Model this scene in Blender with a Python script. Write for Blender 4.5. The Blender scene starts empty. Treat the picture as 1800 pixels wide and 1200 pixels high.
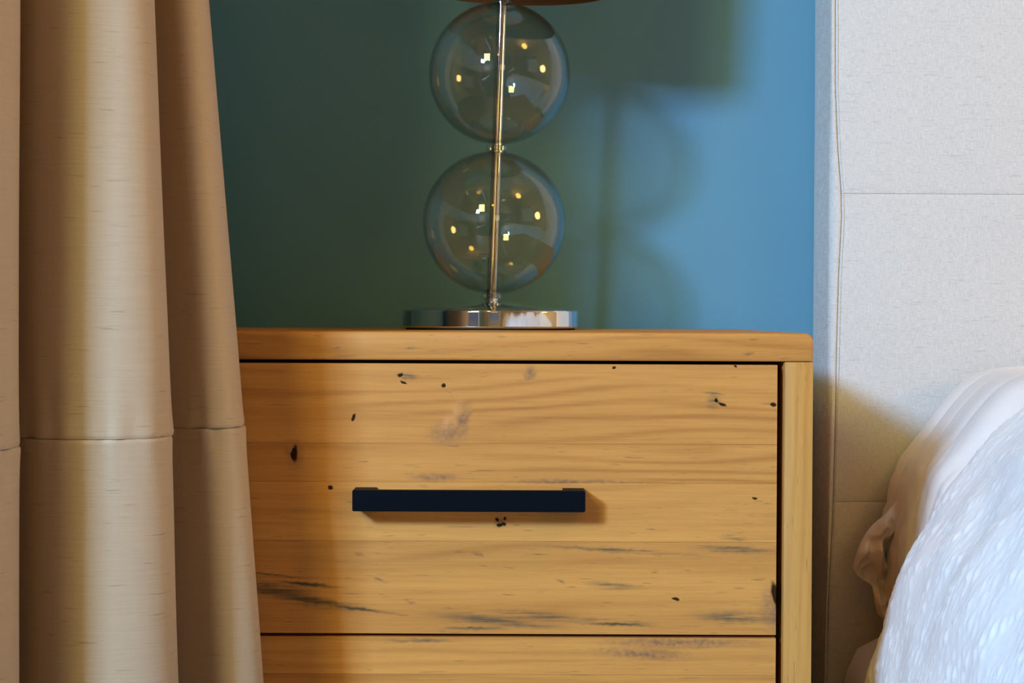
import bpy, bmesh, math, random
import numpy as np
from mathutils import Vector, Matrix, noise

random.seed(4)
sc = bpy.context.scene
col = sc.collection
PI = math.pi
EYE = 0.613                       # camera height; nightstand top is 0.600

# ------------------------------------------------------------------ camera
cd = bpy.data.cameras.new('camera')
cd.sensor_width = 36.0
cd.lens = 66.0
cd.clip_start = 0.05
cam = bpy.data.objects.new('camera', cd)
col.objects.link(cam)
cam.matrix_world = (Matrix.Translation((0, -1.5, EYE)) @ Matrix.Rotation(-0.0042, 4, 'Y')
                    @ Matrix.Rotation(PI / 2 - 0.01364, 4, 'X'))
sc.camera = cam

# ------------------------------------------------------------------ colour management, world, lights
sc.view_settings.view_transform = 'Standard'
sc.view_settings.look = 'None'
sc.view_settings.gamma = 1.0
sc.view_settings.use_curve_mapping = False
sc.view_settings.exposure = 0.0
sc.cycles.transparent_max_bounces = 24
sc.cycles.sample_clamp_indirect = 4.0

w = bpy.data.worlds.new('sky')
sc.world = w
w.use_nodes = True
w.node_tree.nodes['Background'].inputs[0].default_value = (0.75, 0.8, 1.0, 1)
w.node_tree.nodes['Background'].inputs[1].default_value = 0.16


def area(name, loc, target, sx, sy, power, color):
    l = bpy.data.lights.new(name, 'AREA')
    l.shape = 'RECTANGLE'
    l.size, l.size_y = sx, sy
    l.energy = power
    l.color = color
    o = bpy.data.objects.new(name, l)
    col.objects.link(o)
    o.location = loc
    o.rotation_euler = (Vector(target) - Vector(loc)).to_track_quat('-Z', 'Y').to_euler()
    return o


def bulb(name, loc, power, color, r=0.03):
    l = bpy.data.lights.new(name, 'POINT')
    l.energy = power
    l.color = color
    l.shadow_soft_size = r
    o = bpy.data.objects.new(name, l)
    col.objects.link(o)
    o.location = loc


# daylight coming in through the left window, past the curtain
area('daylight_left', (-1.40, -2.50, EYE + 0.90), (0.15, 0.3, EYE), 0.34, 0.30, 183, (0.329, 0.585, 1.0))
# warm fill added outside the same window, where nothing stands
area('warm_fill_left', (-1.45, -3.9, 2.35), (0.1, 0.3, EYE - 0.1), 0.9, 0.9, 140, (1.0, 0.90, 0.30))
# warm fills added outside the unseen windows behind the camera and across the bed
area('fill_behind', (0.34, -3.75, EYE + 0.44), (0.0, 0.3, EYE), 0.6, 0.6, 4.0, (1.0, 0.65, 0.16))
area('fill_right', (2.85, -1.7, 1.30), (-0.2, 0.0, 0.6), 1.1, 1.1, 2, (1.0, 0.8, 0.5))
bulb('fill_bedside', (1.75, -0.25, 0.98), 24, (1.0, 0.65, 0.20), 0.15)  # fill added on the far side of the bed; no lamp stands there
# warm room light
bulb('ceiling_bulb', (1.40, -1.05, 2.22), 19, (1.0, 0.60, 0.12), 0.17)
bulb('pendant_bulb', (-0.10, -2.6, 2.05), 5.5, (1.0, 0.60, 0.12), 0.10)


# ------------------------------------------------------------------ node helpers
class NT:
    def __init__(self, name):
        self.m = bpy.data.materials.new(name)
        self.m.use_nodes = True
        self.t = self.m.node_tree
        self.b = self.t.nodes['Principled BSDF']

    def n(self, typ, **kw):
        nd = self.t.nodes.new(typ)
        for k, v in kw.items():
            setattr(nd, k, v)
        return nd

    def put(self, sock, v):
        if isinstance(v, bpy.types.NodeSocket):
            self.t.links.new(v, sock)
        elif v is not None:
            sock.default_value = v

    def math(self, op, a, b=None, c=None, clamp=False):
        nd = self.n('ShaderNodeMath', operation=op, use_clamp=clamp)
        for i, v in enumerate((a, b, c)):
            self.put(nd.inputs[i], v)
        return nd.outputs[0]

    def vmath(self, op, a, b=None):
        nd = self.n('ShaderNodeVectorMath', operation=op)
        self.put(nd.inputs[0], a)
        self.put(nd.inputs[1], b)
        return nd

    def coord(self, which='Object'):
        return self.n('ShaderNodeTexCoord').outputs[which]

    def scaled(self, vec, s, off=None):
        mp = self.n('ShaderNodeMapping')
        self.put(mp.inputs['Vector'], vec)
        mp.inputs['Scale'].default_value = s
        if off is not None:
            self.put(mp.inputs['Location'], off)
        return mp.outputs[0]

    def noise(self, vec, s, scale=1.0, detail=3.0, rough=0.5, dist=0.0, off=None):
        nd = self.n('ShaderNodeTexNoise')
        self.put(nd.inputs['Vector'], self.scaled(vec, s, off))
        nd.inputs['Scale'].default_value = scale
        nd.inputs['Detail'].default_value = detail
        nd.inputs['Roughness'].default_value = rough
        nd.inputs['Distortion'].default_value = dist
        return nd.outputs['Fac']

    def ramp(self, f, lo, hi, a=0.0, b=1.0, smooth=True):
        nd = self.n('ShaderNodeMapRange')
        nd.interpolation_type = 'SMOOTHSTEP' if smooth else 'LINEAR'
        self.put(nd.inputs['Value'], f)
        for k, v in (('From Min', lo), ('From Max', hi), ('To Min', a), ('To Max', b)):
            self.put(nd.inputs[k], v)
        return nd.outputs[0]

    def mix(self, f, a, b, mode='MIX'):
        nd = self.n('ShaderNodeMix', data_type='RGBA', blend_type=mode)
        self.put(nd.inputs[0], f)
        self.put(nd.inputs[6], (*a, 1) if isinstance(a, tuple) and len(a) == 3 else a)
        self.put(nd.inputs[7], (*b, 1) if isinstance(b, tuple) and len(b) == 3 else b)
        return nd.outputs[2]

    def bump(self, h, strength, dist=0.001):
        nd = self.n('ShaderNodeBump')
        nd.inputs['Strength'].default_value = strength
        nd.inputs['Distance'].default_value = dist
        self.put(nd.inputs['Height'], h)
        self.put(self.b.inputs['Normal'], nd.outputs[0])

    def set(self, color=None, rough=None, metal=None, spec=None, **kw):
        if color is not None:
            self.put(self.b.inputs['Base Color'], (*color, 1) if isinstance(color, tuple) and len(color) == 3 else color)
        if rough is not None:
            self.put(self.b.inputs['Roughness'], rough)
        if metal is not None:
            self.b.inputs['Metallic'].default_value = metal
        if spec is not None:
            self.b.inputs['Specular IOR Level'].default_value = spec
        for k, v in kw.items():
            self.put(self.b.inputs[k.replace('_', ' ')], v)
        return self.m


# ------------------------------------------------------------------ materials
def paint(name, c, rough=0.55):
    t = NT(name)
    v = t.coord()
    n1 = t.noise(v, (1, 1, 1), 3.0, 2)
    n2 = t.noise(v, (1, 1, 1), 260.0, 2)
    t.bump(n2, 0.10, 0.0006)
    return t.set(t.mix(t.ramp(n1, 0.3, 0.7, 0, 1), tuple(x * 0.96 for x in c), tuple(x * 1.04 for x in c)), rough)


M = {}
M['blue_paint'] = paint('blue wall paint', (0.098, 0.258, 0.345), 0.5)
M['cream_paint'] = paint('cream wall paint', (0.62, 0.52, 0.40))
M['ceiling_paint'] = paint('ceiling paint', (0.72, 0.62, 0.5))
M['white_gloss'] = paint('white gloss paint', (0.78, 0.77, 0.74), 0.35)

t = NT('dark floorboards')
v = t.coord()
g = t.noise(v, (30, 2, 1), 1.0, 5)
M['floor'] = t.set(t.mix(g, (0.10, 0.05, 0.022), (0.20, 0.11, 0.05)), 0.4)

# knots, holes and blue-stain streaks of the drawer front, in metres from the nightstand's own origin:
# (x, z, half width, half height, tilt, strength, core)
def kz(px, py):                                   # helper used only to write the table compactly
    return (px - 900) / 2200.0 - (-0.034), (555 - py) / 2200.0 + EYE

KNOTS = [  # photo-measured spots -> local coords ; kind 0 = black hole, 1 = brown knot, 2 = grey stain
    (704, 660, 5, 4, 0, 0), (716, 661, 20, 6, -.1, 2), (711, 673, 7, 2.5, -.3, 0), (780, 678, 5, 4.5, 0, 0), (787, 688, 5, 2.5, -.6, 1),
    (622, 735, 3, 8, -.35, 0), (518, 800, 6.5, 16, 0, 0), (518, 800, 15, 24, 0, 1), (582, 859, 5, 4, 0, 0),
    (932, 656, 11, 14, -.4, 1), (1080, 645, 4, 3, 0, 0), (1292, 641, 3, 2, 0, 0), (1260, 703, 4, 4, 0, 0), (1256, 705, 13, 12, 0, 2),
    (1271, 709, 9, 3, -.4, 0), (1256, 690, 18, 3, -.1, 2), (1361, 709, 6, 4, 0, 0), (1352, 708, 16, 2.5, 0, 2),
    (795, 735, 12, 38, -.42, 3), (785, 762, 30, 20, .0, 1), (812, 742, 14, 34, -.2, 1), (765, 840, 42, 7, 0, 1),
    (880, 918, 11, 11, 0, 1), (875, 914, 3, 5, .5, 0), (886, 922, 4, 3, 0, 0), (880, 924, 6, 3, 0, 0), (889, 912, 2.5, 4, 0, 0),
    (1328, 874, 6, 2.5, -.3, 0), (1292, 944, 22, 5, -.1, 2), (988, 1022, 10, 2.5, -.25, 1), (670, 1021, 12, 3, -.3, 1), (725, 1060, 11, 2.5, -.3, 1),
    (842, 975, 10, 3, -.3, 1), (632, 975, 9, 3, -.2, 1), (1190, 1053, 7, 3, -.2, 0), (1366, 1045, 7, 26, .2, 0),
    (1362, 1070, 22, 40, .1, 1), (1078, 1030, 44, 7, -.08, 2), (1100, 968, 130, 4, -.06, 2), (1290, 964, 70, 7, -.05, 2),
    (1300, 1084, 75, 9, -.02, 2), (1090, 1094, 75, 6, -.06, 2), (880, 1092, 110, 9, -.09, 2), (950, 1085, 80, 9, -.08, 2), (830, 1106, 60, 4, 0, 2),
    (485, 1041, 60, 9, -.08, 5), (555, 1058, 62, 6, -.15, 5), (630, 1072, 70, 3, -.12, 5), (530, 1028, 40, 3, -.1, 5), (1090, 1098, 60, 3, -.03, 5), (470, 1012, 60, 2, -.1, 5), (500, 1043, 60, 12, -.09, 2), (560, 1062, 90, 10, -.13, 2), (470, 1036, 30, 14, -.05, 2), (550, 1030, 50, 4, -.1, 2),
    (1190, 852, 60, 8, 0, 4), (1010, 846, 120, 4, 0, 1), (1200, 1130, 140, 9, 0, 1), (1140, 1150, 90, 10, -.05, 1), (730, 1128, 60, 4, 0, 2),
    (590, 613, 12, 2.5, .1, 1), (720, 612, 9, 2.5, .2, 1), (1315, 620, 10, 3, .1, 1),
]
TOPKNOTS = []


def wood(name, axis='x', knots=(), light=(0.69, 0.305, 0.064), dark=(0.33, 0.112, 0.016)):
    t = NT(name)
    v = t.coord()
    at = t.n('ShaderNodeAttribute', attribute_type='OBJECT', attribute_name='seed')
    seed = at.outputs['Fac']
    tone = t.n('ShaderNodeAttribute', attribute_type='OBJECT', attribute_name='tone').outputs['Fac']
    cx = t.n('ShaderNodeCombineXYZ')
    for i in range(3):
        t.put(cx.inputs[i], t.math('MULTIPLY', seed, (7.3, 3.1, 5.7)[i]))
    off = cx.outputs[0]
    def S(a, b):          # along grain, across grain
        return (a, b, b) if axis == 'x' else (b, b, a)
    # knot distances bend the grain and darken it
    sep = t.n('ShaderNodeSeparateXYZ')
    t.put(sep.inputs[0], v)
    masks = {0: None, 1: None, 2: None, 3: None, 4: None, 5: None}
    wob = t.math('SUBTRACT', t.noise(v, (1, 1, 1), 90.0, 3), 0.5)
    xw = t.math('ADD', sep.outputs[0], t.math('MULTIPLY', wob, 0.0055))
    zw = t.math('ADD', sep.outputs[2], t.math('MULTIPLY', t.math('SUBTRACT', t.noise(v, (1, 1, 1), 160.0, 2, off=(3, 1, 2)), 0.5), 0.0035))
    for (px, py, hw, hh, tilt, kind) in knots:
        kx, kzv = kz(px, py)
        dx = t.math('SUBTRACT', xw, kx)
        dz = t.math('SUBTRACT', zw, kzv)
        c, s = math.cos(tilt), math.sin(tilt)
        a = t.math('ADD', t.math('MULTIPLY', dx, c * 2200 / hw), t.math('MULTIPLY', dz, s * 2200 / hw))
        b = t.math('SUBTRACT', t.math('MULTIPLY', dz, c * 2200 / hh), t.math('MULTIPLY', dx, s * 2200 / hh))
        d = t.math('SQRT', t.math('ADD', t.math('MULTIPLY', a, a), t.math('MULTIPLY', b, b)))
        soft = 0.35 if kind == 0 else 0.95
        mk = t.ramp(d, 1.0 + soft * 0.5, max(0.02, 1.0 - soft), 0.0, 1.0)
        masks[kind] = mk if masks[kind] is None else t.math('MAXIMUM', masks[kind], mk)
    big = t.noise(v, S(2.2, 16), 1.0, 2, off=off)
    warp = t.math('MULTIPLY', t.math('SUBTRACT', big, 0.5), 0.075)
    if masks[1] is not None:
        warp = t.math('ADD', warp, t.math('MULTIPLY', masks[1], 0.008))
    across = sep.outputs[2] if axis == 'x' else sep.outputs[0]
    y2 = t.math('ADD', t.math('ADD', across, warp), t.math('MULTIPLY', seed, 0.37))
    ring = t.math('SINE', t.math('MULTIPLY', y2, 520.0))
    ring = t.math('POWER', t.math('MULTIPLY_ADD', ring, 0.5, 0.5), 2.2)
    ringamp = t.ramp(t.noise(v, S(3, 30), 1.0, 2, off=off), 0.35, 0.7)
    ring = t.math('MULTIPLY', ring, ringamp)
    fibre = t.noise(v, S(14, 520), 1.0, 4, 0.6, off=off)
    fine = t.noise(v, S(60, 1500), 1.0, 2, 0.6, off=off)
    broad = t.noise(v, S(2.5, 36), 1.0, 3, off=off)
    f = t.math('ADD', t.math('MULTIPLY', broad, 0.62), t.math('MULTIPLY', fibre, 0.42))
    f = t.math('ADD', f, t.math('MULTIPLY', fine, 0.16))
    f = t.math('ADD', f, t.math('MULTIPLY', ring, 0.26))
    f = t.math('ADD', f, t.math('MULTIPLY', tone, 0.55))
    f = t.ramp(f, 0.33, 1.12, 0, 1, smooth=False)
    c = t.mix(f, light, dark)
    # short dark pores and dashes
    dash = t.ramp(t.noise(v, S(55, 700), 1.0, 1, 0.4, off=off), 0.69, 0.78)
    c = t.mix(t.math('MULTIPLY', dash, 0.5), c, (0.17, 0.085, 0.03))
    dash2 = t.ramp(t.noise(v, S(16, 230), 1.0, 2, 0.5, off=off), 0.67, 0.76)
    c = t.mix(t.math('MULTIPLY', dash2, 0.45), c, (0.19, 0.10, 0.045))
    if masks[1] is not None:
        kn = t.math('MULTIPLY', masks[1], t.ramp(t.noise(v, (230, 230, 300), 1.0, 3), 0.25, 0.75, 0.3, 1.0))
        c = t.mix(kn, c, (0.22, 0.105, 0.05))
    if masks[3] is not None:
        kn = t.math('MULTIPLY', masks[3], t.ramp(t.noise(v, (110, 110, 80), 1.0, 3), 0.35, 0.65, 0.25, 0.8))
        c = t.mix(kn, c, (0.70, 0.30, 0.10))
    if masks[2] is not None:
        st = t.math('MULTIPLY', masks[2], t.ramp(t.noise(v, S(20, 420), 1.0, 4, 0.65), 0.33, 0.62, 0.0, 0.95))
        c = t.mix(st, c, (0.075, 0.062, 0.036))
    if masks[5] is not None:
        st = t.math('MULTIPLY', masks[5], t.ramp(t.noise(v, S(16, 500), 1.0, 4, 0.65), 0.25, 0.6, 0.35, 1.0))
        c = t.mix(t.math('MULTIPLY', st, 0.9), c, (0.045, 0.036, 0.016))
    if masks[0] is not None:
        c = t.mix(t.math('MULTIPLY', masks[0], 0.95), c, (0.010, 0.006, 0.004))
    h = t.math('ADD', t.math('MULTIPLY', fibre, -0.5), t.math('MULTIPLY', dash, -0.6))
    if masks[0] is not None:
        h = t.math('SUBTRACT', h, t.math('MULTIPLY', masks[0], 3.0))
    t.bump(h, 0.25, 0.0006)
    rg = t.ramp(fibre, 0.2, 0.8, 0.46, 0.6)
    sp = 0.3
    if masks[0] is not None:
        rg = t.math('MAXIMUM', rg, masks[0])
        sp = t.math('MULTIPLY_ADD', masks[0], -0.3, 0.3)
    t.put(t.b.inputs['Specular IOR Level'], sp)
    return t.set(c, rg)


M['drawer_wood'] = wood('knotty pine drawer boards', 'x', KNOTS)
M['top_wood'] = wood('honey pine top', 'x', [k for k in KNOTS if k[1] < 630])
M['post_wood'] = wood('honey pine upright', 'z', [], (0.62, 0.305, 0.068), (0.38, 0.155, 0.026))
M['dark_inside'] = NT('dark carcass inside').set((0.02, 0.012, 0.006), 0.8)

t = NT('matt black handle paint')
n = t.noise(t.coord(), (1, 1, 1), 900, 2)
t.bump(n, 0.08, 0.0003)
M['black_metal'] = t.set(t.mix(n, (0.0015, 0.003, 0.005), (0.003, 0.005, 0.008)), 0.5, spec=0.04)

t = NT('polished chrome')
n = t.noise(t.coord(), (1, 1, 1), 40, 2)
M['chrome'] = t.set(t.mix(n, (0.70, 0.71, 0.72), (0.78, 0.78, 0.78)), 0.035, 1.0)
M['dark_chrome'] = NT('dark chrome').set((0.25, 0.25, 0.26), 0.12, 1.0)
M['felt'] = NT('black felt pad').set((0.01, 0.01, 0.01), 0.9)


def clear(name, tint, base=0.04):
    """thin clear glass: what is not reflected passes straight through"""
    t = NT(name)
    t.t.nodes.remove(t.b)
    lw = t.n('ShaderNodeLayerWeight')
    lw.inputs['Blend'].default_value = 0.5
    f = t.math('MULTIPLY_ADD', t.math('POWER', lw.outputs['Facing'], 3.4), 0.9, base)
    tr = t.n('ShaderNodeBsdfTransparent')
    tr.inputs['Color'].default_value = (*tint, 1)
    gl = t.n('ShaderNodeBsdfGlossy')
    gl.inputs['Roughness'].default_value = 0.01
    mx = t.n('ShaderNodeMixShader')
    t.put(mx.inputs[0], f)
    t.put(mx.inputs[1], tr.outputs[0])
    t.put(mx.inputs[2], gl.outputs[0])
    t.put(t.t.nodes['Material Output'].inputs['Surface'], mx.outputs[0])
    return t.m


M['globe_glass'] = clear('clear globe glass', (0.955, 0.945, 0.925), 0.045)
M['collar_plastic'] = clear('clear acrylic', (0.86, 0.86, 0.78), 0.20)
M['window_glass'] = clear('window glass', (0.97, 0.98, 0.98), 0.03)

t = NT('brown shade lining')
v = t.coord()
n = t.noise(v, (8, 8, 500), 1.0, 3)
M['shade_cloth'] = t.set(t.mix(n, (0.20, 0.085, 0.03), (0.34, 0.16, 0.06)), 0.8)


def dupioni():
    t = NT('taupe slubbed curtain cloth')
    v = t.coord('UV')                      # u = metres along the cloth, v = metres of height
    s1 = t.noise(v, (16, 620, 1), 1.0, 3, 0.6)
    s2 = t.ramp(t.noise(v, (26, 420, 1), 1.0, 2, 0.5), 0.63, 0.76)
    weave = t.noise(v, (900, 1300, 1), 1.0, 1)
    c = t.mix(s1, (0.44, 0.31, 0.195), (0.52, 0.38, 0.25))
    c = t.mix(t.math('MULTIPLY', s2, 0.5), c, (0.27, 0.16, 0.09))
    c = t.mix(t.math('MULTIPLY', weave, 0.25), c, (0.36, 0.25, 0.155))
    h = t.math('ADD', t.math('MULTIPLY', s1, 0.8), t.math('ADD', t.math('MULTIPLY', s2, 0.8), t.math('MULTIPLY', weave, 0.4)))
    t.bump(h, 0.35, 0.0005)
    return t.set(c, 0.48, spec=0.35, Sheen_Weight=0.25, Sheen_Roughness=0.4)


M['curtain'] = dupioni()


def linen():
    t = NT('oatmeal linen weave')
    v = t.coord()
    hz = t.noise(v, (190, 60, 1400), 1.0, 2, 0.6)
    vt = t.noise(v, (1400, 60, 120), 1.0, 2, 0.6)
    slub = t.ramp(t.noise(v, (55, 34, 700), 1.0, 2, 0.5), 0.60, 0.80)
    vsl = t.ramp(t.noise(v, (700, 20, 22), 1.0, 2, 0.5), 0.60, 0.80)
    sp_ = t.n('ShaderNodeSeparateXYZ')
    t.put(sp_.inputs[0], v)
    wx = t.math('SINE', t.math('MULTIPLY_ADD', sp_.outputs[0], 3500.0, t.math('MULTIPLY', t.noise(v, (1, 1, 1), 300, 2), 2.5)))
    wz = t.math('SINE', t.math('MULTIPLY_ADD', sp_.outputs[2], 3100.0, t.math('MULTIPLY', sp_.outputs[0], 1500.0)))
    weave = t.math('MULTIPLY_ADD', t.math('MULTIPLY', wx, wz), 0.5, 0.5)
    fac = t.math('ADD', t.math('MULTIPLY', hz, 0.42), t.math('MULTIPLY', vt, 0.40))
    fac = t.math('ADD', fac, t.math('MULTIPLY', weave, 0.24))
    c = t.mix(t.ramp(fac, 0.34, 0.66), (0.525, 0.485, 0.435), (0.69, 0.66, 0.62))
    c = t.mix(t.math('MULTIPLY', slub, 0.38), c, (0.34, 0.30, 0.26))
    c = t.mix(t.math('MULTIPLY', vsl, 0.35), c, (0.84, 0.82, 0.79))
    t.bump(t.math('ADD', fac, t.math('MULTIPLY', slub, -0.3)), 0.6, 0.0006)
    return t.set(c, 0.9, spec=0.1, Sheen_Weight=0.15)


M['linen'] = linen()


def cotton(name, c, bumpscale=900, sheen=0.1, rough=0.7):
    t = NT(name)
    v = t.coord()
    n = t.noise(v, (1, 1, 1), bumpscale, 2)
    n2 = t.noise(v, (1, 1, 1), 60, 3)
    t.bump(t.math('ADD', n2, t.math('MULTIPLY', n, 0.2)), 0.15, 0.001)
    return t.set(t.mix(n2, tuple(x * 0.97 for x in c), c), rough, spec=0.25, Sheen_Weight=sheen)


M['sateen'] = cotton('white sateen cotton', (0.84, 0.74, 0.66), sheen=0.2, rough=0.5)
M['sheet'] = cotton('white cotton sheet', (0.76, 0.71, 0.67))
M['seersucker'] = cotton('white crinkled cotton', (0.96, 0.91, 0.85))
M['thread'] = NT('pale thread').set((0.62, 0.58, 0.5), 0.8)
M['curtain_thread'] = NT('grey brown thread').set((0.16, 0.14, 0.115), 0.8)


# ------------------------------------------------------------------ mesh helpers
def link(name, me, mat=None, parent=None, smooth=False, loc=None):
    o = bpy.data.objects.new(name, me)
    col.objects.link(o)
    if mat is not None:
        me.materials.append(mat)
    if parent is not None:
        o.parent = parent
    if loc is not None:
        o.location = loc
    if smooth:
        me.polygons.foreach_set('use_smooth', [True] * len(me.polygons))
    return o


def thing(name, label, cat, loc=(0, 0, 0), rot=(0, 0, 0)):
    o = bpy.data.objects.new(name, None)
    o.empty_display_size = 0.05
    col.objects.link(o)
    o.location = loc
    o.rotation_euler = rot
    o['label'] = label
    o['category'] = cat
    return o


def box_bm(bm, x0, x1, y0, y1, z0, z1):
    vs = [bm.verts.new(p) for p in ((x0, y0, z0), (x1, y0, z0), (x1, y1, z0), (x0, y1, z0),
                                    (x0, y0, z1), (x1, y0, z1), (x1, y1, z1), (x0, y1, z1))]
    for f in ((0, 3, 2, 1), (4, 5, 6, 7), (0, 1, 5, 4), (1, 2, 6, 5), (2, 3, 7, 6), (3, 0, 4, 7)):
        bm.faces.new([vs[i] for i in f])


def boxes(name, lst, mat, parent=None, bevel=0.0, seg=2, seed=None, tone=0.0):
    bm = bmesh.new()
    for b in lst:
        box_bm(bm, *b)
    if bevel:
        bmesh.ops.bevel(bm, geom=list(bm.edges), offset=bevel, segments=seg, affect='EDGES', profile=0.5)
    me = bpy.data.meshes.new(name)
    bm.to_mesh(me)
    bm.free()
    o = link(name, me, mat, parent)
    if bevel:
        me.polygons.foreach_set('use_smooth', [True] * len(me.polygons))
        me.set_sharp_from_angle(angle=math.radians(40))
    if seed is not None:
        o['seed'] = float(seed)
        o['tone'] = float(tone)
    return o


def lathe(name, prof, mat, parent=None, seg=96, closed=False, sharp=35):
    """prof: (r, z) points, revolved about local z"""
    bm = bmesh.new()
    rings = []
    for r, z in prof:
        if r < 1e-6:
            rings.append([bm.verts.new((0, 0, z))])
        else:
            rings.append([bm.verts.new((r * math.cos(2 * PI * k / seg), r * math.sin(2 * PI * k / seg), z)) for k in range(seg)])
    pairs = list(zip(rings, rings[1:])) + ([(rings[-1], rings[0])] if closed else [])
    for a, b in pairs:
        for k in range(seg):
            j = (k + 1) % seg
            if len(a) == 1 and len(b) == 1:
                continue
            if len(a) == 1:
                bm.faces.new((a[0], b[j], b[k]))
            elif len(b) == 1:
                bm.faces.new((a[k], a[j], b[0]))
            else:
                bm.faces.new((a[k], a[j], b[j], b[k]))
    bmesh.ops.recalc_face_normals(bm, faces=bm.faces)
    me = bpy.data.meshes.new(name)
    bm.to_mesh(me)
    bm.free()
    o = link(name, me, mat, parent, smooth=True)
    if sharp:
        me.set_sharp_from_angle(angle=math.radians(sharp))
    return o


def grid_mesh(name, P, mat, parent=None, uv=None, wrap_u=False, cap=False):
    """P[i][j] -> point; i along rows"""
    ni, nj = len(P), len(P[0])
    verts = [tuple(p) for row in P for p in row]
    faces = []
    for i in range(ni - 1):
        for j in range(nj if wrap_u else nj - 1):
            k = (j + 1) % nj
            faces.append((i * nj + j, i * nj + k, (i + 1) * nj + k, (i + 1) * nj + j))
    if cap and wrap_u:
        faces.append(tuple(range(nj))[::-1])
        faces.append(tuple((ni - 1) * nj + j for j in range(nj)))
    me = bpy.data.meshes.new(name)
    me.from_pydata(verts, [], faces)
    if uv is not None:
        lay = me.uv_layers.new(name='UVMap')
        flat = [c for row in uv for c in row]
        buf = []
        for p in me.polygons:
            for vi in p.vertices:
                buf.extend(flat[vi])
        lay.data.foreach_set('uv', buf)
    me.update()
    return link(name, me, mat, parent, smooth=True)


def fix_normals(o):
    bm = bmesh.new()
    bm.from_mesh(o.data)
    bmesh.ops.recalc_face_normals(bm, faces=bm.faces)
    bm.to_mesh(o.data)
    bm.free()


def spline(pts, n):
    """Catmull-Rom through pts (tuples of any length), n samples evenly spaced in arc length"""
    p = np.array(pts, float)
    q = np.vstack([2 * p[0] - p[1], p, 2 * p[-1] - p[-2]])
    out = []
    for i in range(1, len(q) - 2):
        for s in np.linspace(0, 1, 40, endpoint=False):
            a, b, c, d = q[i - 1], q[i], q[i + 1], q[i + 2]
            out.append(0.5 * ((2 * b) + (-a + c) * s + (2 * a - 5 * b + 4 * c - d) * s * s + (-a + 3 * b - 3 * c + d) * s ** 3))
    out.append(q[-2])
    out = np.array(out)
    L = np.concatenate([[0], np.cumsum(np.linalg.norm(np.diff(out, axis=0), axis=1))])
    t_ = np.linspace(0, L[-1], n)
    return np.stack([np.interp(t_, L, out[:, k]) for k in range(out.shape[1])], 1), L[-1]


def nz(x, y, z=0.0):
    return noise.noise(Vector((x, y, z)))


def structure(o):
    o['kind'] = 'structure'
    return o


# ------------------------------------------------------------------ the room
RX0, RX1, RY0, RY1, RH = -0.50, 2.60, -3.50, 0.50, 2.50


def wall_x(name, x0, x1, win, mat):
    """wall across x between x0..x1 with a window opening win = (y0, y1, z0, z1)"""
    y0, y1, z0, z1 = win
    return structure(boxes(name, [(x0, x1, RY0, y0, 0, RH), (x0, x1, y1, RY1, 0, RH),
                                  (x0, x1, y0, y1, 0, z0), (x0, x1, y0, y1, z1, RH)], mat))


structure(boxes('floor', [(RX0 - .12, RX1 + .12, RY0 - .12, RY1 + .12, -0.1, 0)], M['floor']))
structure(boxes('ceiling', [(RX0 - .12, RX1 + .12, RY0 - .12, RY1 + .12, RH, RH + .1)], M['ceiling_paint']))
structure(boxes('wall_back', [(RX0 - .12, RX1 + .12, RY1, RY1 + .12, 0, RH)], M['blue_paint']))
W1 = (-1.95, -0.42, 0.45, 2.10)
W2 = (-2.45, -0.95, 0.70, 2.00)
W3 = (-0.15, 0.85, 0.55, 1.75)
wall_x('wall_left', RX0 - .12, RX0, W1, M['blue_paint'])
wall_x('wall_right', RX1, RX1 + .12, W2, M['cream_paint'])
structure(boxes('wall_front', [(RX0 - .12, W3[0], RY0 - .12, RY0, 0, RH), (W3[1], RX1 + .12, RY0 - .12, RY0, 0, RH),
                               (W3[0], W3[1], RY0 - .12, RY0, 0, W3[2]), (W3[0], W3[1], RY0 - .12, RY0, W3[3], RH)], M['cream_paint']))


def window(name, ax, at, win):
    a0, a1, z0, z1 = win
    fw = 0.045
    def B(p0, p1, q0, q1, d):
        return (at - d, at + d, p0, p1, q0, q1) if ax == 'x' else (p0, p1, at - d, at + d, q0, q1)
    fr = boxes(name, [B(a0, a1, z0, z0 + fw, .03), B(a0, a1, z1 - fw, z1, .03), B(a0, a0 + fw, z0 + fw, z1 - fw, .03),
                      B(a1 - fw, a1, z0 + fw, z1 - fw, .03)], M['white_gloss'])
    structure(fr)
    boxes('pane', [B(a0 + fw, a1 - fw, z0 + fw, z1 - fw, .002)], M['window_glass'], fr)


window('window_1', 'x', RX0 - .06, W1)
window('added_window_2', 'x', RX1 + .06, W2)  # unseen window, added to house the right-hand fill
window('added_window_3', 'y', RY0 - .06, W3)  # unseen window, added for the fill behind the camera

# ------------------------------------------------------------------ nightstand (origin at its centre on the floor)
NX0, NX1, ND, NT_ = -0.309, 0.241, 0.45, 0.600
NC = (NX0 + NX1) / 2
ns = thing('nightstand', 'honey pine nightstand with knotty drawer fronts and black bar handle beside the bed', 'nightstand', (NC, 0, 0))
HX = (NX1 - NX0) / 2                   # half width
PT = 0.0228                            # upright / top thickness


def Z(py):                             # height of a photo row on the front plane, in metres
    return (555 - py) / 2200.0 + EYE


zt_under = Z(633.5)
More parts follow.
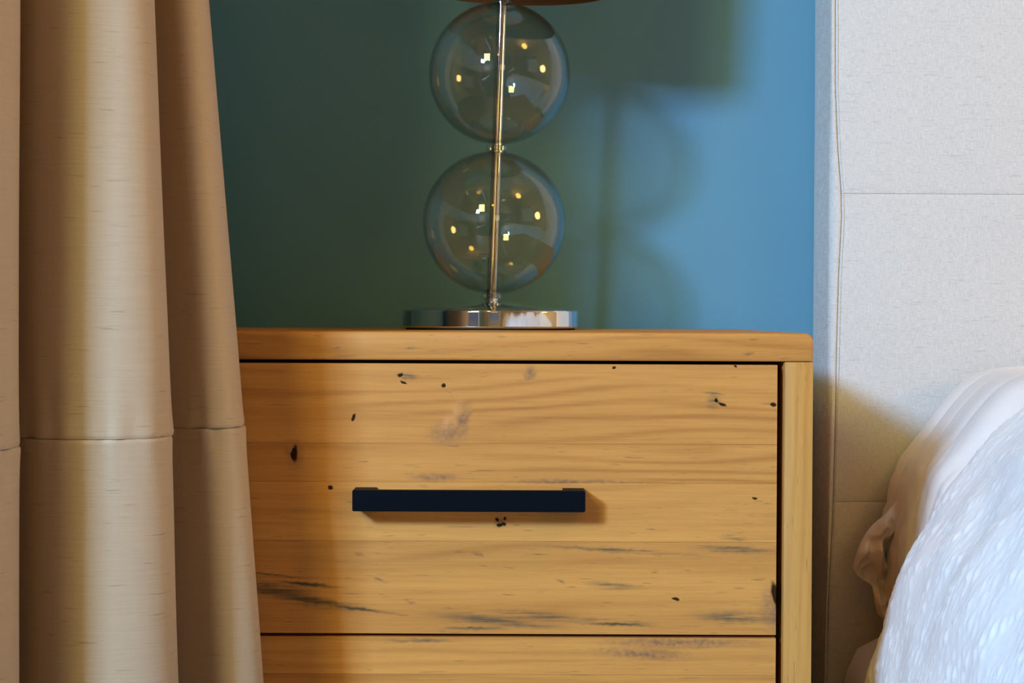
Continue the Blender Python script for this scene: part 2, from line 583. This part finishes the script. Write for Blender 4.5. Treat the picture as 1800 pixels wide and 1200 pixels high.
# top with rounded ends and front arris
bm = bmesh.new()
prof = []
R = 0.0065
for (cx, sgn) in ((HX - R, 1), (-HX + R, -1)):
    for k in range(7):
        a = (PI / 2) * k / 6
        prof.append((cx + sgn * R * math.sin(a if sgn > 0 else a), NT_ - R + R * math.cos(a)) if sgn > 0 else
                    (cx - R * math.sin(PI / 2 - a), NT_ - R + R * math.cos(PI / 2 - a)))
    if sgn > 0:
        prof.append((HX, zt_under))
        prof.append((-HX, zt_under))
fr = [bm.verts.new((x, 0, z)) for x, z in prof]
bk = [bm.verts.new((x, ND, z)) for x, z in prof]
front = bm.faces.new(fr)
bm.faces.new(bk[::-1])
for i in range(len(fr)):
    j = (i + 1) % len(fr)
    bm.faces.new((fr[i], bk[i], bk[j], fr[j]))
bmesh.ops.recalc_face_normals(bm, faces=bm.faces)
bmesh.ops.bevel(bm, geom=[e for e in front.edges], offset=0.0022, segments=3, affect='EDGES', profile=0.5)
me = bpy.data.meshes.new('top_panel')
bm.to_mesh(me)
bm.free()
top = link('top_panel', me, M['top_wood'], ns, smooth=True)
me.set_sharp_from_angle(angle=math.radians(30))
top['seed'], top['tone'] = 3.3, 0.02

for sgn, sd in ((1, 1.7), (-1, 2.9)):
    x0, x1 = sorted((sgn * HX, sgn * (HX - PT)))
    boxes('side_panel', [(x0, x1, 0.0003, ND, 0.045, zt_under - 0.0003)], M['post_wood'], ns, 0.0008, 2, sd, -0.02)
    for y0, y1 in ((0.001, 0.04), (ND - 0.04, ND - 0.001)):
        boxes('foot', [(min(x0, x1), max(x0, x1), y0, y1, 0.0, 0.0452)], M['post_wood'], ns, 0.001, 1, sd + y0, 0)
boxes('bottom_panel', [(-HX + PT, HX - PT, 0.02, ND - 0.01, 0.045, 0.06)], M['dark_inside'], ns)
boxes('back_panel', [(-HX + PT, HX - PT, ND - 0.012, ND - 0.004, 0.0605, zt_under - 0.0005)], M['dark_inside'], ns)
boxes('rail', [(-HX + PT, HX - PT, 0.022, 0.05, Z(1128), Z(1108))], M['dark_inside'], ns)

DX0, DX1 = -HX + PT + 0.0055, (1367.5 - 900) / 2200 - NC


def drawer(rows, seeds, tones, handle_z, lab):
    z1, z0 = Z(rows[0]), Z(rows[-1])
    d = boxes('drawer', [(DX0 + .012, DX1 - .012, 0.0185, 0.028, z0 + .004, z1 - .004), (DX0 + .012, DX0 + .024, 0.028, 0.40, z0 + .01, z1 - .03),
                         (DX1 - .024, DX1 - .012, 0.028, 0.40, z0 + .01, z1 - .03), (DX0 + .024, DX1 - .024, 0.028, 0.40, z0 + .01, z0 + .016)],
              M['dark_inside'], ns)
    d['label'] = lab
    for k in range(len(rows) - 1):
        proud = (0.0002, 0.0, 0.00015, 0.0)[k % 4]
        boxes('plank', [(DX0, DX1, 0.0010 - proud, 0.0183, Z(rows[k + 1]) + 0.00003, Z(rows[k]) - 0.00003)],
              M['drawer_wood'], d, 0.00015, 1, seeds[k], tones[k])
    # handle: a flat bar on two square legs
    hx0, hx1 = (620 - 900) / 2245 - NC, (1030.5 - 900) / 2245 - NC
    hh = 0.0083
    bm = bmesh.new()
    box_bm(bm, hx0, hx1, -0.0300, -0.0215, handle_z - hh, handle_z + hh)
    bmesh.ops.bevel(bm, geom=list(bm.edges), offset=0.0006, segments=2, affect='EDGES')
    for a, b in ((hx0, hx0 + 0.0175), (hx1 - 0.0175, hx1)):
        box_bm(bm, a + 0.0003, b - 0.0003, -0.0216, 0.0006, handle_z - hh + .0004, handle_z + hh - .0004)
    me = bpy.data.meshes.new('handle')
    bm.to_mesh(me)
    bm.free()
    link('handle', me, M['black_metal'], d)


drawer((639.5, 780, 848, 952, 1115.5), (1.1, 6.4, 4.2, 8.3), (0.02, 0.03, -0.12, 0.0), EYE - (881.5 - 555) / 2245, 'upper drawer')
drawer((1121, 1187, 1330, 1500, 1755), (5.6, 9.1, 2.3, 7.7), (-0.08, 0.03, -0.05, 0.0), EYE - (1400 - 555) / 2245, 'lower drawer')

# ------------------------------------------------------------------ table lamp, leaning slightly to the right
LX, LY = (863 - 900) / 1833.0, 0.255
lamp = thing('table_lamp', 'glass ball table lamp with chrome rod and round chrome base on the nightstand', 'lamp', (LX, LY, NT_))
lean = 0.0315
LS = 1.0 / 1833.0                      # metres per photo pixel at the lamp's distance
lathe('base', [(0, 0.0016), (0.0805, 0.0016), (0.0815, 0.0020), (0.0822, 0.0030), (0.0822, 0.0034), (0.0822, 0.0162), (0.0822, 0.0165), (0.0818, 0.0176), (0.0805, 0.0183), (0.06, 0.0212), (0.035, 0.0244),
               (0.015, 0.0262), (0.0, 0.0266)], M['chrome'], lamp, 160)
lathe('felt_pad', [(0, 0), (0.0790, 0), (0.0790, 0.0018), (0, 0.0018)], M['felt'], lamp, 96)
stem = bpy.data.objects.new('stem', None)


def leaning(o, h):
    o.location = (math.tan(lean) * h, 0, h)
    o.rotation_euler = (0, lean, 0)
    return o


def hz(py):                            # height above the nightstand top of a photo row at the lamp
    return (555 - py) * LS + EYE - NT_


hp = hz(0) - hz(548)
leaning(lathe('rod', [(0, 0), (0.0046, 0), (0.0046, hz(-190) - 0.024), (0, hz(-190) - 0.024)], M['chrome'], lamp, 40), 0.024)


def globe(py, r):
    prof = []
    n = 64
    a0 = math.asin(0.0068 / r)
    for k in range(n + 1):
        a = a0 + (PI - 2 * a0) * k / n
        prof.append((r * math.sin(a), -r * math.cos(a)))
    ri = r - 0.0015
    for k in range(n, -1, -1):
        a = a0 + (PI - 2 * a0) * k / n
        prof.append((max(0.0056, ri * math.sin(a)), -ri * math.cos(a)))
    leaning(lathe('glass_globe', prof, M['globe_glass'], lamp, 128, closed=True, sharp=0), hz(py))


globe(396, 0.0668)
globe(141, 0.0660)


def collar(py, r=0.0096, h=0.0046):
    leaning(lathe('collar', [(0.0048, -h / 2), (r - .0005, -h / 2), (r, -h / 2 + .0005), (r, h / 2 - .0005), (r - .0005, h / 2), (0.0048, h / 2)],
                  M['collar_plastic'], lamp, 48, closed=True), hz(py))
    leaning(lathe('washer', [(0.0048, 0), (0.0066, 0), (0.0066, 0.0016), (0.0048, 0.0016)], M['chrome'], lamp, 40, closed=True), hz(py) - h / 2 - 0.0018)


collar(521)
collar(268.5)
collar(14)
leaning(lathe('socket_cup', [(0, 0), (0.012, 0.0004), (0.0165, 0.0022), (0.019, 0.006), (0.0195, 0.012), (0.0195, 0.06), (0.0, 0.06)], M['dark_chrome'], lamp, 64), hz(6))
RS, HS = 0.106, 0.20
z0 = 0.3065 + EYE - NT_
z0 += 0.001
sh = leaning(lathe('lamp_shade', [(RS, 0), (RS, HS), (RS - .0018, HS), (RS - .0018, 0)], M['shade_cloth'], lamp, 128, closed=True), z0)
sh.rotation_euler = (0, lean + 0.02, 0)   # the shade sits a little askew
# spider wires that carry the shade on the rod
bm = bmesh.new()
for k in range(3):
    a = 2 * PI * k / 3 + 0.4
    bmesh.ops.create_cone(bm, cap_ends=True, segments=8, radius1=0.0012, radius2=0.0012, depth=RS - 0.002,
                          matrix=Matrix.Rotation(a, 4, 'Z') @ Matrix.Translation((RS / 2, 0, 0)) @ Matrix.Rotation(PI / 2, 4, 'Y'))
me = bpy.data.meshes.new('shade_spider')
bm.to_mesh(me)
bm.free()
leaning(link('shade_spider', me, M['dark_chrome'], lamp), z0 + 0.05)

# ------------------------------------------------------------------ curtain, gathered at the left in three visible pleats
# plan of the cloth: (x at the top of the frame, x at the bottom of the frame, y)
ZTOP, ZBOT = EYE + 0.226, EYE - 0.255
PLAN = [(-.470, -.475, -.400), (-.440, -.440, -.420), (-.385, -.385, -.405), (-.345, -.345, -.365), (-.3215, -.3200, -.305), (-.330, -.329, -.262), (-.372, -.372, -.225), (-.392, -.392, -.190),
        (-.380, -.380, -.172), (-.352, -.350, -.200), (-.325, -.317, -.228), (-.292, -.280, -.236), (-.262, -.245, -.226), (-.2500, -.2315, -.203), (-.256, -.240, -.172),
        (-.285, -.272, -.142), (-.297, -.285, -.120), (-.285, -.268, -.103), (-.262, -.240, -.118), (-.243, -.212, -.136), (-.230, -.193, -.131), (-.2245, -.1855, -.112), (-.230, -.194, -.088),
        (-.262, -.232, -.062), (-.330, -.320, -.045), (-.400, -.400, -.040), (-.455, -.455, -.052)]
NU = 300
pt, Lc = spline(PLAN, NU)
curtain = thing('curtain', 'taupe slubbed satin curtain gathered in long pleats left of the nightstand', 'curtain', (-0.33, -0.21, 0.03))
CO = np.array((-0.33, -0.21, 0.03))
SEAM = EYE - 0.0835


def seam_z(j):
    return SEAM + 0.006 * (j / NU - 0.62) * 2 * (1 if j > 0.62 * NU else 0.5)


def cloth(name, zs_of, nrow, side):
    P, U = [], []
    nrm = np.gradient(pt, axis=0)
    for i in range(nrow):
        row, ur = [], []
        for j in range(NU):
            z = zs_of(i / (nrow - 1), j)
            k = (ZTOP - z) / (ZTOP - ZBOT)
            k = min(max(k, -2.3), 2.2)
            x = pt[j, 0] * (1 - k) + pt[j, 1] * k
            y = pt[j, 2]
            dx = nrm[j, 0] * (1 - k) + nrm[j, 1] * k
            dy = nrm[j, 2]
            l = math.hypot(dx, dy)
            nx, ny = dy / l, -dx / l          # outward
            s = j / NU * Lc
            d = abs(z - seam_z(j))
            pk = math.exp(-d / 0.010)
            pw = math.exp(-d / 0.022)
            w_ = -0.0008 * math.exp(-(d / 0.0016) ** 2) + 0.0030 * nz(s * 70, 3.1 * side) * pw + 0.0008 * pk
            w_ += 0.0030 * nz(s * 9, z * 2.5, 5) + 0.0010 * nz(s * 30, z * 5, 9)
            row.append((x + nx * w_ - CO[0], y + ny * w_ - CO[1], z - CO[2]))
            ur.append((s, z))
        P.append(row)
        U.append(ur)
    o = grid_mesh(name, P, M['curtain'], curtain, U)
    m = o.modifiers.new('thick', 'SOLIDIFY')
    m.thickness = 0.0012
    m.offset = 0
    return o


def warp_up(f, j):
    return seam_z(j) + 0.0002 + (2.20 - seam_z(j)) * (f ** 2.6)


def warp_dn(f, j):
    return seam_z(j) - 0.0002 - (seam_z(j) - 0.035) * (f ** 1.7)


cloth('upper_cloth', warp_up, 110, 1)
cloth('hem_band', warp_dn, 90, -1)
# the dark stitched line where hem band and upper cloth meet
P = []
for j in range(NU):
    z = seam_z(j)
    k = (ZTOP - z) / (ZTOP - ZBOT)
    P.append(((pt[j, 0] * (1 - k) + pt[j, 1] * k) - CO[0], pt[j, 2] - CO[1], z - CO[2]))
cu = bpy.data.curves.new('seam', 'CURVE')
cu.dimensions = '3D'
sp = cu.splines.new('POLY')
sp.points.add(NU - 1)
for p, q in zip(sp.points, P):
    p.co = (*q, 1)
cu.bevel_depth = 0.0005
cu.bevel_resolution = 1
so = bpy.data.objects.new('seam_tmp', cu)
col.objects.link(so)
me = bpy.data.meshes.new_from_object(so)
bpy.data.objects.remove(so)
link('seam', me, M['curtain_thread'], curtain, smooth=True)
lathe('curtain_rod', [(0, 0), (0.011, 0), (0.011, 0.47), (0, 0.47)], M['dark_chrome'], curtain, 24).matrix_local = \
    Matrix.Translation((-0.05, -0.24, 2.18)) @ Matrix.Rotation(-PI / 2, 4, 'X')

# ------------------------------------------------------------------ bed: upholstered headboard and base
BX0, BX1, HY = 0.3205, 1.95, 0.400
HS_ = 1737.0                             # photo pixels per metre on the headboard's front
bed = thing('bed', 'bed with tall oatmeal linen headboard of stitched panels right of the nightstand', 'bed', (1.13, 0, 0))
BO = np.array((1.13, 0, 0))
Z1, Z2 = EYE + (555 - 338) / HS_, EYE + (555 - 880) / HS_


def seam_x(z):
    """the wobbling upright seam of the headboard"""
    py = 555 - (z - EYE) * HS_
    xs = np.interp(py, (-200, 0, 150, 260, 330, 380, 480, 620, 760, 900, 1050, 1200, 1500), (1465, 1465, 1466, 1471, 1477, 1478.5, 1474, 1471, 1469, 1466, 1460, 1456, 1450))
    return (xs - 900) / HS_


hb = bpy.data.objects.new('headboard', None)
col.objects.link(hb)
hb.parent = bed
HZ0, HZ1 = 0.10, 1.42
# inner board
core = boxes('headboard', [(BX0 + .02 - BO[0], BX1 - .02 - BO[0], HY + 0.022, 0.4985, HZ0, HZ1 - .01)], M['linen'], bed)
bpy.data.objects.remove(hb)
core.name = 'headboard'


def side_band(name, flip):
    P = []
    nzr = 140
    for i in range(nzr):
        z = HZ0 + (HZ1 - HZ0) * i / (nzr - 1)
        sx = seam_x(z)
        xl = BX0 + 0.0005 * nz(z * 9, 2.0)
        r = max(0.0008, sx - 0.0034 - xl)
        ry = 0.0075
        row = [(xl + .001, 0.4985, z), (xl - .0008, 0.492, z), (xl - 0.0030, HY + 0.06, z), (xl, HY + ry + .004, z)]
        for k in range(7):
            a = PI / 2 * k / 6
            row.append((xl + r - r * math.cos(a), HY + ry - ry * math.sin(a) - 0.0002 * k, z))
        row += [(sx - 0.0030, HY - 0.0012, z), (sx - 0.0010, HY - 0.0009, z), (sx - 0.0002, HY + 0.0005, z), (sx - 0.0001, HY + 0.0215, z)]
        if flip:
            row = [(BX0 + BX1 - p[0], p[1], p[2]) for p in row]
        P.append([(p[0] - BO[0], p[1] - BO[1], p[2]) for p in row])
    grid_mesh(name, P, M['linen'], core)


side_band('side_band', False)
side_band('side_band', True)


def panel(name, z0, z1):
    P = []
    nu, nv = 150, 70
    for i in range(nv):
        fz = i / (nv - 1)
        fz = 0.5 - 0.5 * math.cos(PI * fz) if True else fz
        row = []
        for j in range(nu):
            fx = (j / (nu - 1)) ** 1.6
            xr = BX0 + BX1 - seam_x((z0 + z1) / 2)
            zz = z0 + (z1 - z0) * fz
            xl = seam_x(zz) + 0.0002
            x = xl + (xr - xl) * fx
            # horizontal seams sag a little beside the upright seam
            zo = zz - (0.0035 * math.exp(-((x - xl) / 0.05)) if abs(z0 - Z1) < 1e-4 and False else 0.0)
            dx = min(x - xl, xr - x)
            dz = min(zz - z0, z1 - zz)
            e = min(dx, dz)
            yy = HY - 0.0012 * (1 - math.exp(-e / 0.02)) + (0.0012 if dx < dz else 0.0005) * math.exp(-(max(e, 0) / 0.0009) ** 1.3)
            yy -= 0.0008 * nz(x * 14, zz * 14, 3)
            row.append((x - BO[0], yy, zo))
        P.append(row)
    o = grid_mesh(name, P, M['linen'], core)
    m = o.modifiers.new('thick', 'SOLIDIFY')
    m.thickness = 0.016
    m.offset = -1
    return o


G = 0.00008
panel('upholstery_panel', Z1 + G, HZ1)
panel('upholstery_panel', Z2 + G, Z1 - G)
panel('upholstery_panel', HZ0, Z2 - G)
# a row of thread along the upright seam: single stitches
cyl = bmesh.new()
bmesh.ops.create_cone(cyl, cap_ends=True, segments=6, radius1=0.00035, radius2=0.00035, depth=0.0042)
sme = bpy.data.meshes.new('stitch')
cyl.to_mesh(sme)
cyl.free()
sme.materials.append(M['thread'])
bm = bmesh.new()
for k in range(150):
    z = EYE - 0.38 + k * 0.0052
    mt = Matrix.Translation((seam_x(z) + 0.0022 - BO[0], HY - 0.0009, z))
    bmesh.ops.create_cone(bm, cap_ends=True, segments=6, radius1=0.00035, radius2=0.00035, depth=0.0042, matrix=mt)
me = bpy.data.meshes.new('stitching')
bm.to_mesh(me)
bm.free()
st = link('stitching', me, M['thread'], core)
st['kind'] = 'stuff'

boxes('bed_base', [(0.385 - BO[0], 1.87 - BO[0], -1.60, HY - 0.012, 0.06, 0.17)], M['linen'], bed, 0.006)
for x in (0.44, 1.80):
    for y in (-1.5, 0.30):
        boxes('foot', [(x - .025 - BO[0], x + .025 - BO[0], y - .025, y + .025, 0, 0.0605)], M['dark_inside'], bed, 0.003)

# ------------------------------------------------------------------ mattress in a fitted sheet
mat_ = thing('mattress', 'mattress in a white fitted sheet under the pillow and duvet', 'mattress', (1.13, -0.6, 0.17))
MO = np.array((1.13, -0.6, 0.17))
sec = [(1.13, .172), (0.75, .172), (0.50, .172), (0.43, .172), (0.352, .178), (0.328, .21), (0.3275, .245), (0.337, .275), (0.352, .292), (0.392, .308), (0.402, .345), (0.408, .395), (0.425, .411), (0.45, .4145), (0.50, .416), (0.75, .416), (1.13, .416)]
s2, _ = spline(sec, 70)
P = []
NYM = 60
for i in range(NYM):
    f = i / (NYM - 1)
    y = 0.382 - 1.95 * (f ** 2)
    e = min(0.382 - y, y + 1.568)
    k = 1 - 0.09 * max(0, 1 - e / 0.03) ** 2
    row = []
    for x, z in s2:
        a = 0.0035 * nz(y * 14, z * 22, 1) if x < 0.42 else 0.002 * nz(x * 9, y * 9)
        if x < 0.5:
            u_ = min(1.0, max(0.0, (0.235 - y) / 0.03))
            x = x + 0.036 * u_ * u_ * (3 - 2 * u_)
        xx = 1.13 + (x + a - 1.13) * (k if x < 0.5 else 1)
        zz = 0.295 + (z - 0.295) * k
        row.append((xx, y, zz))
    row += [(2.26 - p[0], p[1], p[2]) for p in row[-2:0:-1]]
    P.append([(p[0] - MO[0], p[1] - MO[1], p[2] - MO[2]) for p in row])
o = grid_mesh('fitted_sheet', P, M['sheet'], mat_, wrap_u=True, cap=True)
fix_normals(o)

# ------------------------------------------------------------------ pillow in a sateen case, its open end hanging over the mattress edge
PS = 1833.0
pil = thing('pillow', 'smooth sateen pillow against the headboard with a creased case end hanging down', 'pillow', (0.65, 0.28, 0.42))
PO = np.array((0.65, 0.28, 0.42))


def pp(px, py, s=PS):
    return ((px - 900) / s, (555 - py) / s + EYE)


upper = [(0.3795, 0.336), pp(1578, 1085), pp(1573, 1050), pp(1573, 1000), pp(1577, 950), pp(1582, 918), pp(1588, 888), pp(1597, 850), pp(1611, 812), pp(1650, 760), pp(1690, 706), pp(1730, 668), pp(1772, 650), pp(1830, 643), pp(1900, 640),
         (0.66, 0.571), (0.80, 0.560), (0.90, 0.53), (0.94, 0.49)]
lower = [(0.93, 0.455), (0.86, 0.436), (0.65, 0.434), (0.50, 0.434), (0.42, 0.434), (0.394, 0.428), (0.386, 0.39), (0.3825, 0.345)]
su, Lu = spline(upper, 170)
sl, _ = spline(lower, 40)
P = []
NYP = 90
for i in range(NYP):
    f = i / (NYP - 1)
    y = 0.386 - 0.205 * f
    th = (2 * f - 1)
    k = max(0.10, 1 - abs(th) ** 9) ** 0.5
    if f < 0.5:
        k = max(k, 0.72 + 0.28 * min(1, f / 0.06) ** 0.5)
    row = []
    for q, (x, z) in enumerate(su):
        s = q / 169 * Lu
        # soft gathers that run down the case
        g = 0.0
        if x < 0.50:
            yy = y + 0.015 * nz(s * 10, 4.0)
            fall = min(1.0, max(0.0, (0.50 - x) / 0.07))
            g = (0.0075 * (0.55 + 0.75 * nz(yy * 26, 5)) * (1 - abs(math.sin(yy * 62 + 0.6 + 1.1 * nz(s * 5, 8)))) ** 2.5 * -1.0 + 0.0016 * nz(y * 40, s * 7, 11)) * fall * min(1, f / 0.10)
            g += 0.0022 * nz(s * 60, y * 90, 2) * min(1.0, max(0, (0.42 - x) / 0.04))
        nxv, nzv = -0.8, 0.6
        cz_ = 0.437
        row.append((0.66 + (x - 0.66) * (0.955 + 0.045 * k) + g * nxv, y, cz_ + (z - cz_) * k + g * nzv))
    for x, z in sl:
        row.append((0.66 + (x - 0.66) * (0.955 + 0.045 * k), y, z))
    P.append([(p[0] - PO[0], p[1] - PO[1], p[2] - PO[2]) for p in row])
o = grid_mesh('pillow_body', P, M['sateen'], pil, wrap_u=True, cap=True)
fix_normals(o)

# the open end of the pillowcase: a creased flap
edge_top = [pp(1606, 862), pp(1590, 886), pp(1568, 908), pp(1545, 930), pp(1526, 960), pp(1517, 985), pp(1513, 1004), pp(1520, 1017), pp(1535, 1028), pp(1549, 1038), pp(1551, 1055), pp(1553, 1072), pp(1561, 1090), pp(1580, 1100)]
inner = [pp(1640, 868), pp(1630, 890), pp(1622, 910), pp(1612, 935), pp(1605, 965), pp(1602, 985), pp(1600, 1004), pp(1599, 1015), pp(1598, 1028), pp(1597, 1040), pp(1596, 1055), pp(1592, 1066), pp(1588, 1078), pp(1584, 1090)]
ea, _ = spline(edge_top, 90)
ia, _ = spline(inner, 90)
P = []
NR = 46
for i in range(NR):
    f = i / (NR - 1)
    row = []
    for j in range(90):
        x = ea[j, 0] * (1 - f) + min(ia[j, 0], 0.388) * f
        z = ea[j, 1] * (1 - f) + ia[j, 1] * f
        cre = 0.017 * (1 - abs(nz(x * 40 + 3 - z * 12, z * 24 + x * 14, 7)) * 2.6) + 0.008 * (1 - abs(nz(x * 95, z * 62, 1)) * 2)
        y = 0.338 + 0.040 * f - 0.022 * math.sin(f * PI) - cre * min(1, f * 5 + 0.25) * min(1, (1 - f) * 4)
        row.append((x - PO[0], y - PO[1], z - PO[2]))
    P.append(row)
o = grid_mesh('case_end', P, M['sateen'], pil)
o['label'] = 'creased open end of the pillowcase'
m = o.modifiers.new('thick', 'SOLIDIFY')
m.thickness = 0.0012

# ------------------------------------------------------------------ crinkled white duvet draped over the bed's side
duv = thing('duvet', 'white crinkled seersucker duvet draped over the side of the bed', 'duvet', (0.70, -0.5, 0.43))
DO = np.array((0.70, -0.5, 0.43))
DS = 2000.0
dsec = [(0.3005, 0.130), (0.3020, 0.20), pp(1512, 1260, DS), pp(1530, 1200, DS), pp(1545, 1150, DS), pp(1561, 1096, DS), pp(1581, 1022, DS), pp(1611, 960, DS), pp(1651, 900, DS), pp(1700, 830, DS), pp(1728, 788, DS),
        pp(1765, 748, DS), pp(1800, 712, DS), pp(1850, 670, DS), (0.52, 0.585), (0.58, 0.596), (0.68, 0.600), (0.90, 0.600)]
NS = 330
sd, Ls = spline(dsec, NS)
tg = np.gradient(sd, axis=0)
tg /= np.linalg.norm(tg, axis=1)[:, None]
ys = np.concatenate([np.linspace(0, 1, 8) * 0.0 + 0.0])
YE = 0.165


def puff(s, y):
    """seersucker: rows of little lens-shaped puffs, running up along the cloth"""
    a = s * 0.80 + y * 0.60
    b = -s * 0.60 + y * 0.80
    a += 0.006 * nz(s * 22, y * 22, 4)
    b += 0.005 * nz(s * 24, y * 24, 8)
    v1 = noise.voronoi(Vector((a * 62, b * 150, 0.0)))[0]
    v_ = v1[1] - v1[0]
    rowm = 0.5 + 0.5 * math.sin(a * 150 + 2.0 * nz(s * 14, y * 14, 2))
    return 0.0021 * min(1.0, v_ * 1.5) * (0.45 + 0.55 * rowm)


yrows = [YE - 0.0022 * i for i in range(215)]
yy = yrows[-1]
while yy > -1.62:
    yy -= 0.02
    yrows.append(yy)
P = []
# folded-under end first (thickness of the quilt at the head end), then the outer face
for i in range(6, 0, -1):
    y = YE + 0.010 * math.sin(i / 6 * PI)
    row = []
    for j in range(NS):
        x, z = sd[j]
        nx, nz_ = -tg[j, 1], tg[j, 0]
        e = 0.004 + 0.010 * (1 - math.cos(i / 6 * PI)) / 2
        row.append((x - nx * e - DO[0], y - DO[1], z - nz_ * e - DO[2]))
    P.append(row)
for i, y in enumerate(yrows):
    row = []
    for j in range(NS):
        x, z = sd[j]
        s = j / NS * Ls
        nx, nz_ = -tg[j, 1], tg[j, 0]
        edge = min(1.0, i / 5)
        d = 0.0
        if i < 225:
            d += puff(s, y) * (0.5 + 0.5 * edge)
        d += (0.010 * nz(s * 7, y * 6, 3) + 0.0045 * nz(s * 22, y * 18, 6)) * edge
        d -= 0.004 * (1 - edge)
        # swells outward a little towards the foot of the bed
        sw = 0.012 * min(1.0, (YE - y) / 0.25)
        row.append((x + nx * (d + sw) - DO[0], y - DO[1] + 0.004 * nz(s * 12, 2) * edge, z + nz_ * (d + sw) - DO[2]))
    P.append(row)
o = grid_mesh('cover', P, M['seersucker'], duv)
fix_normals(o)
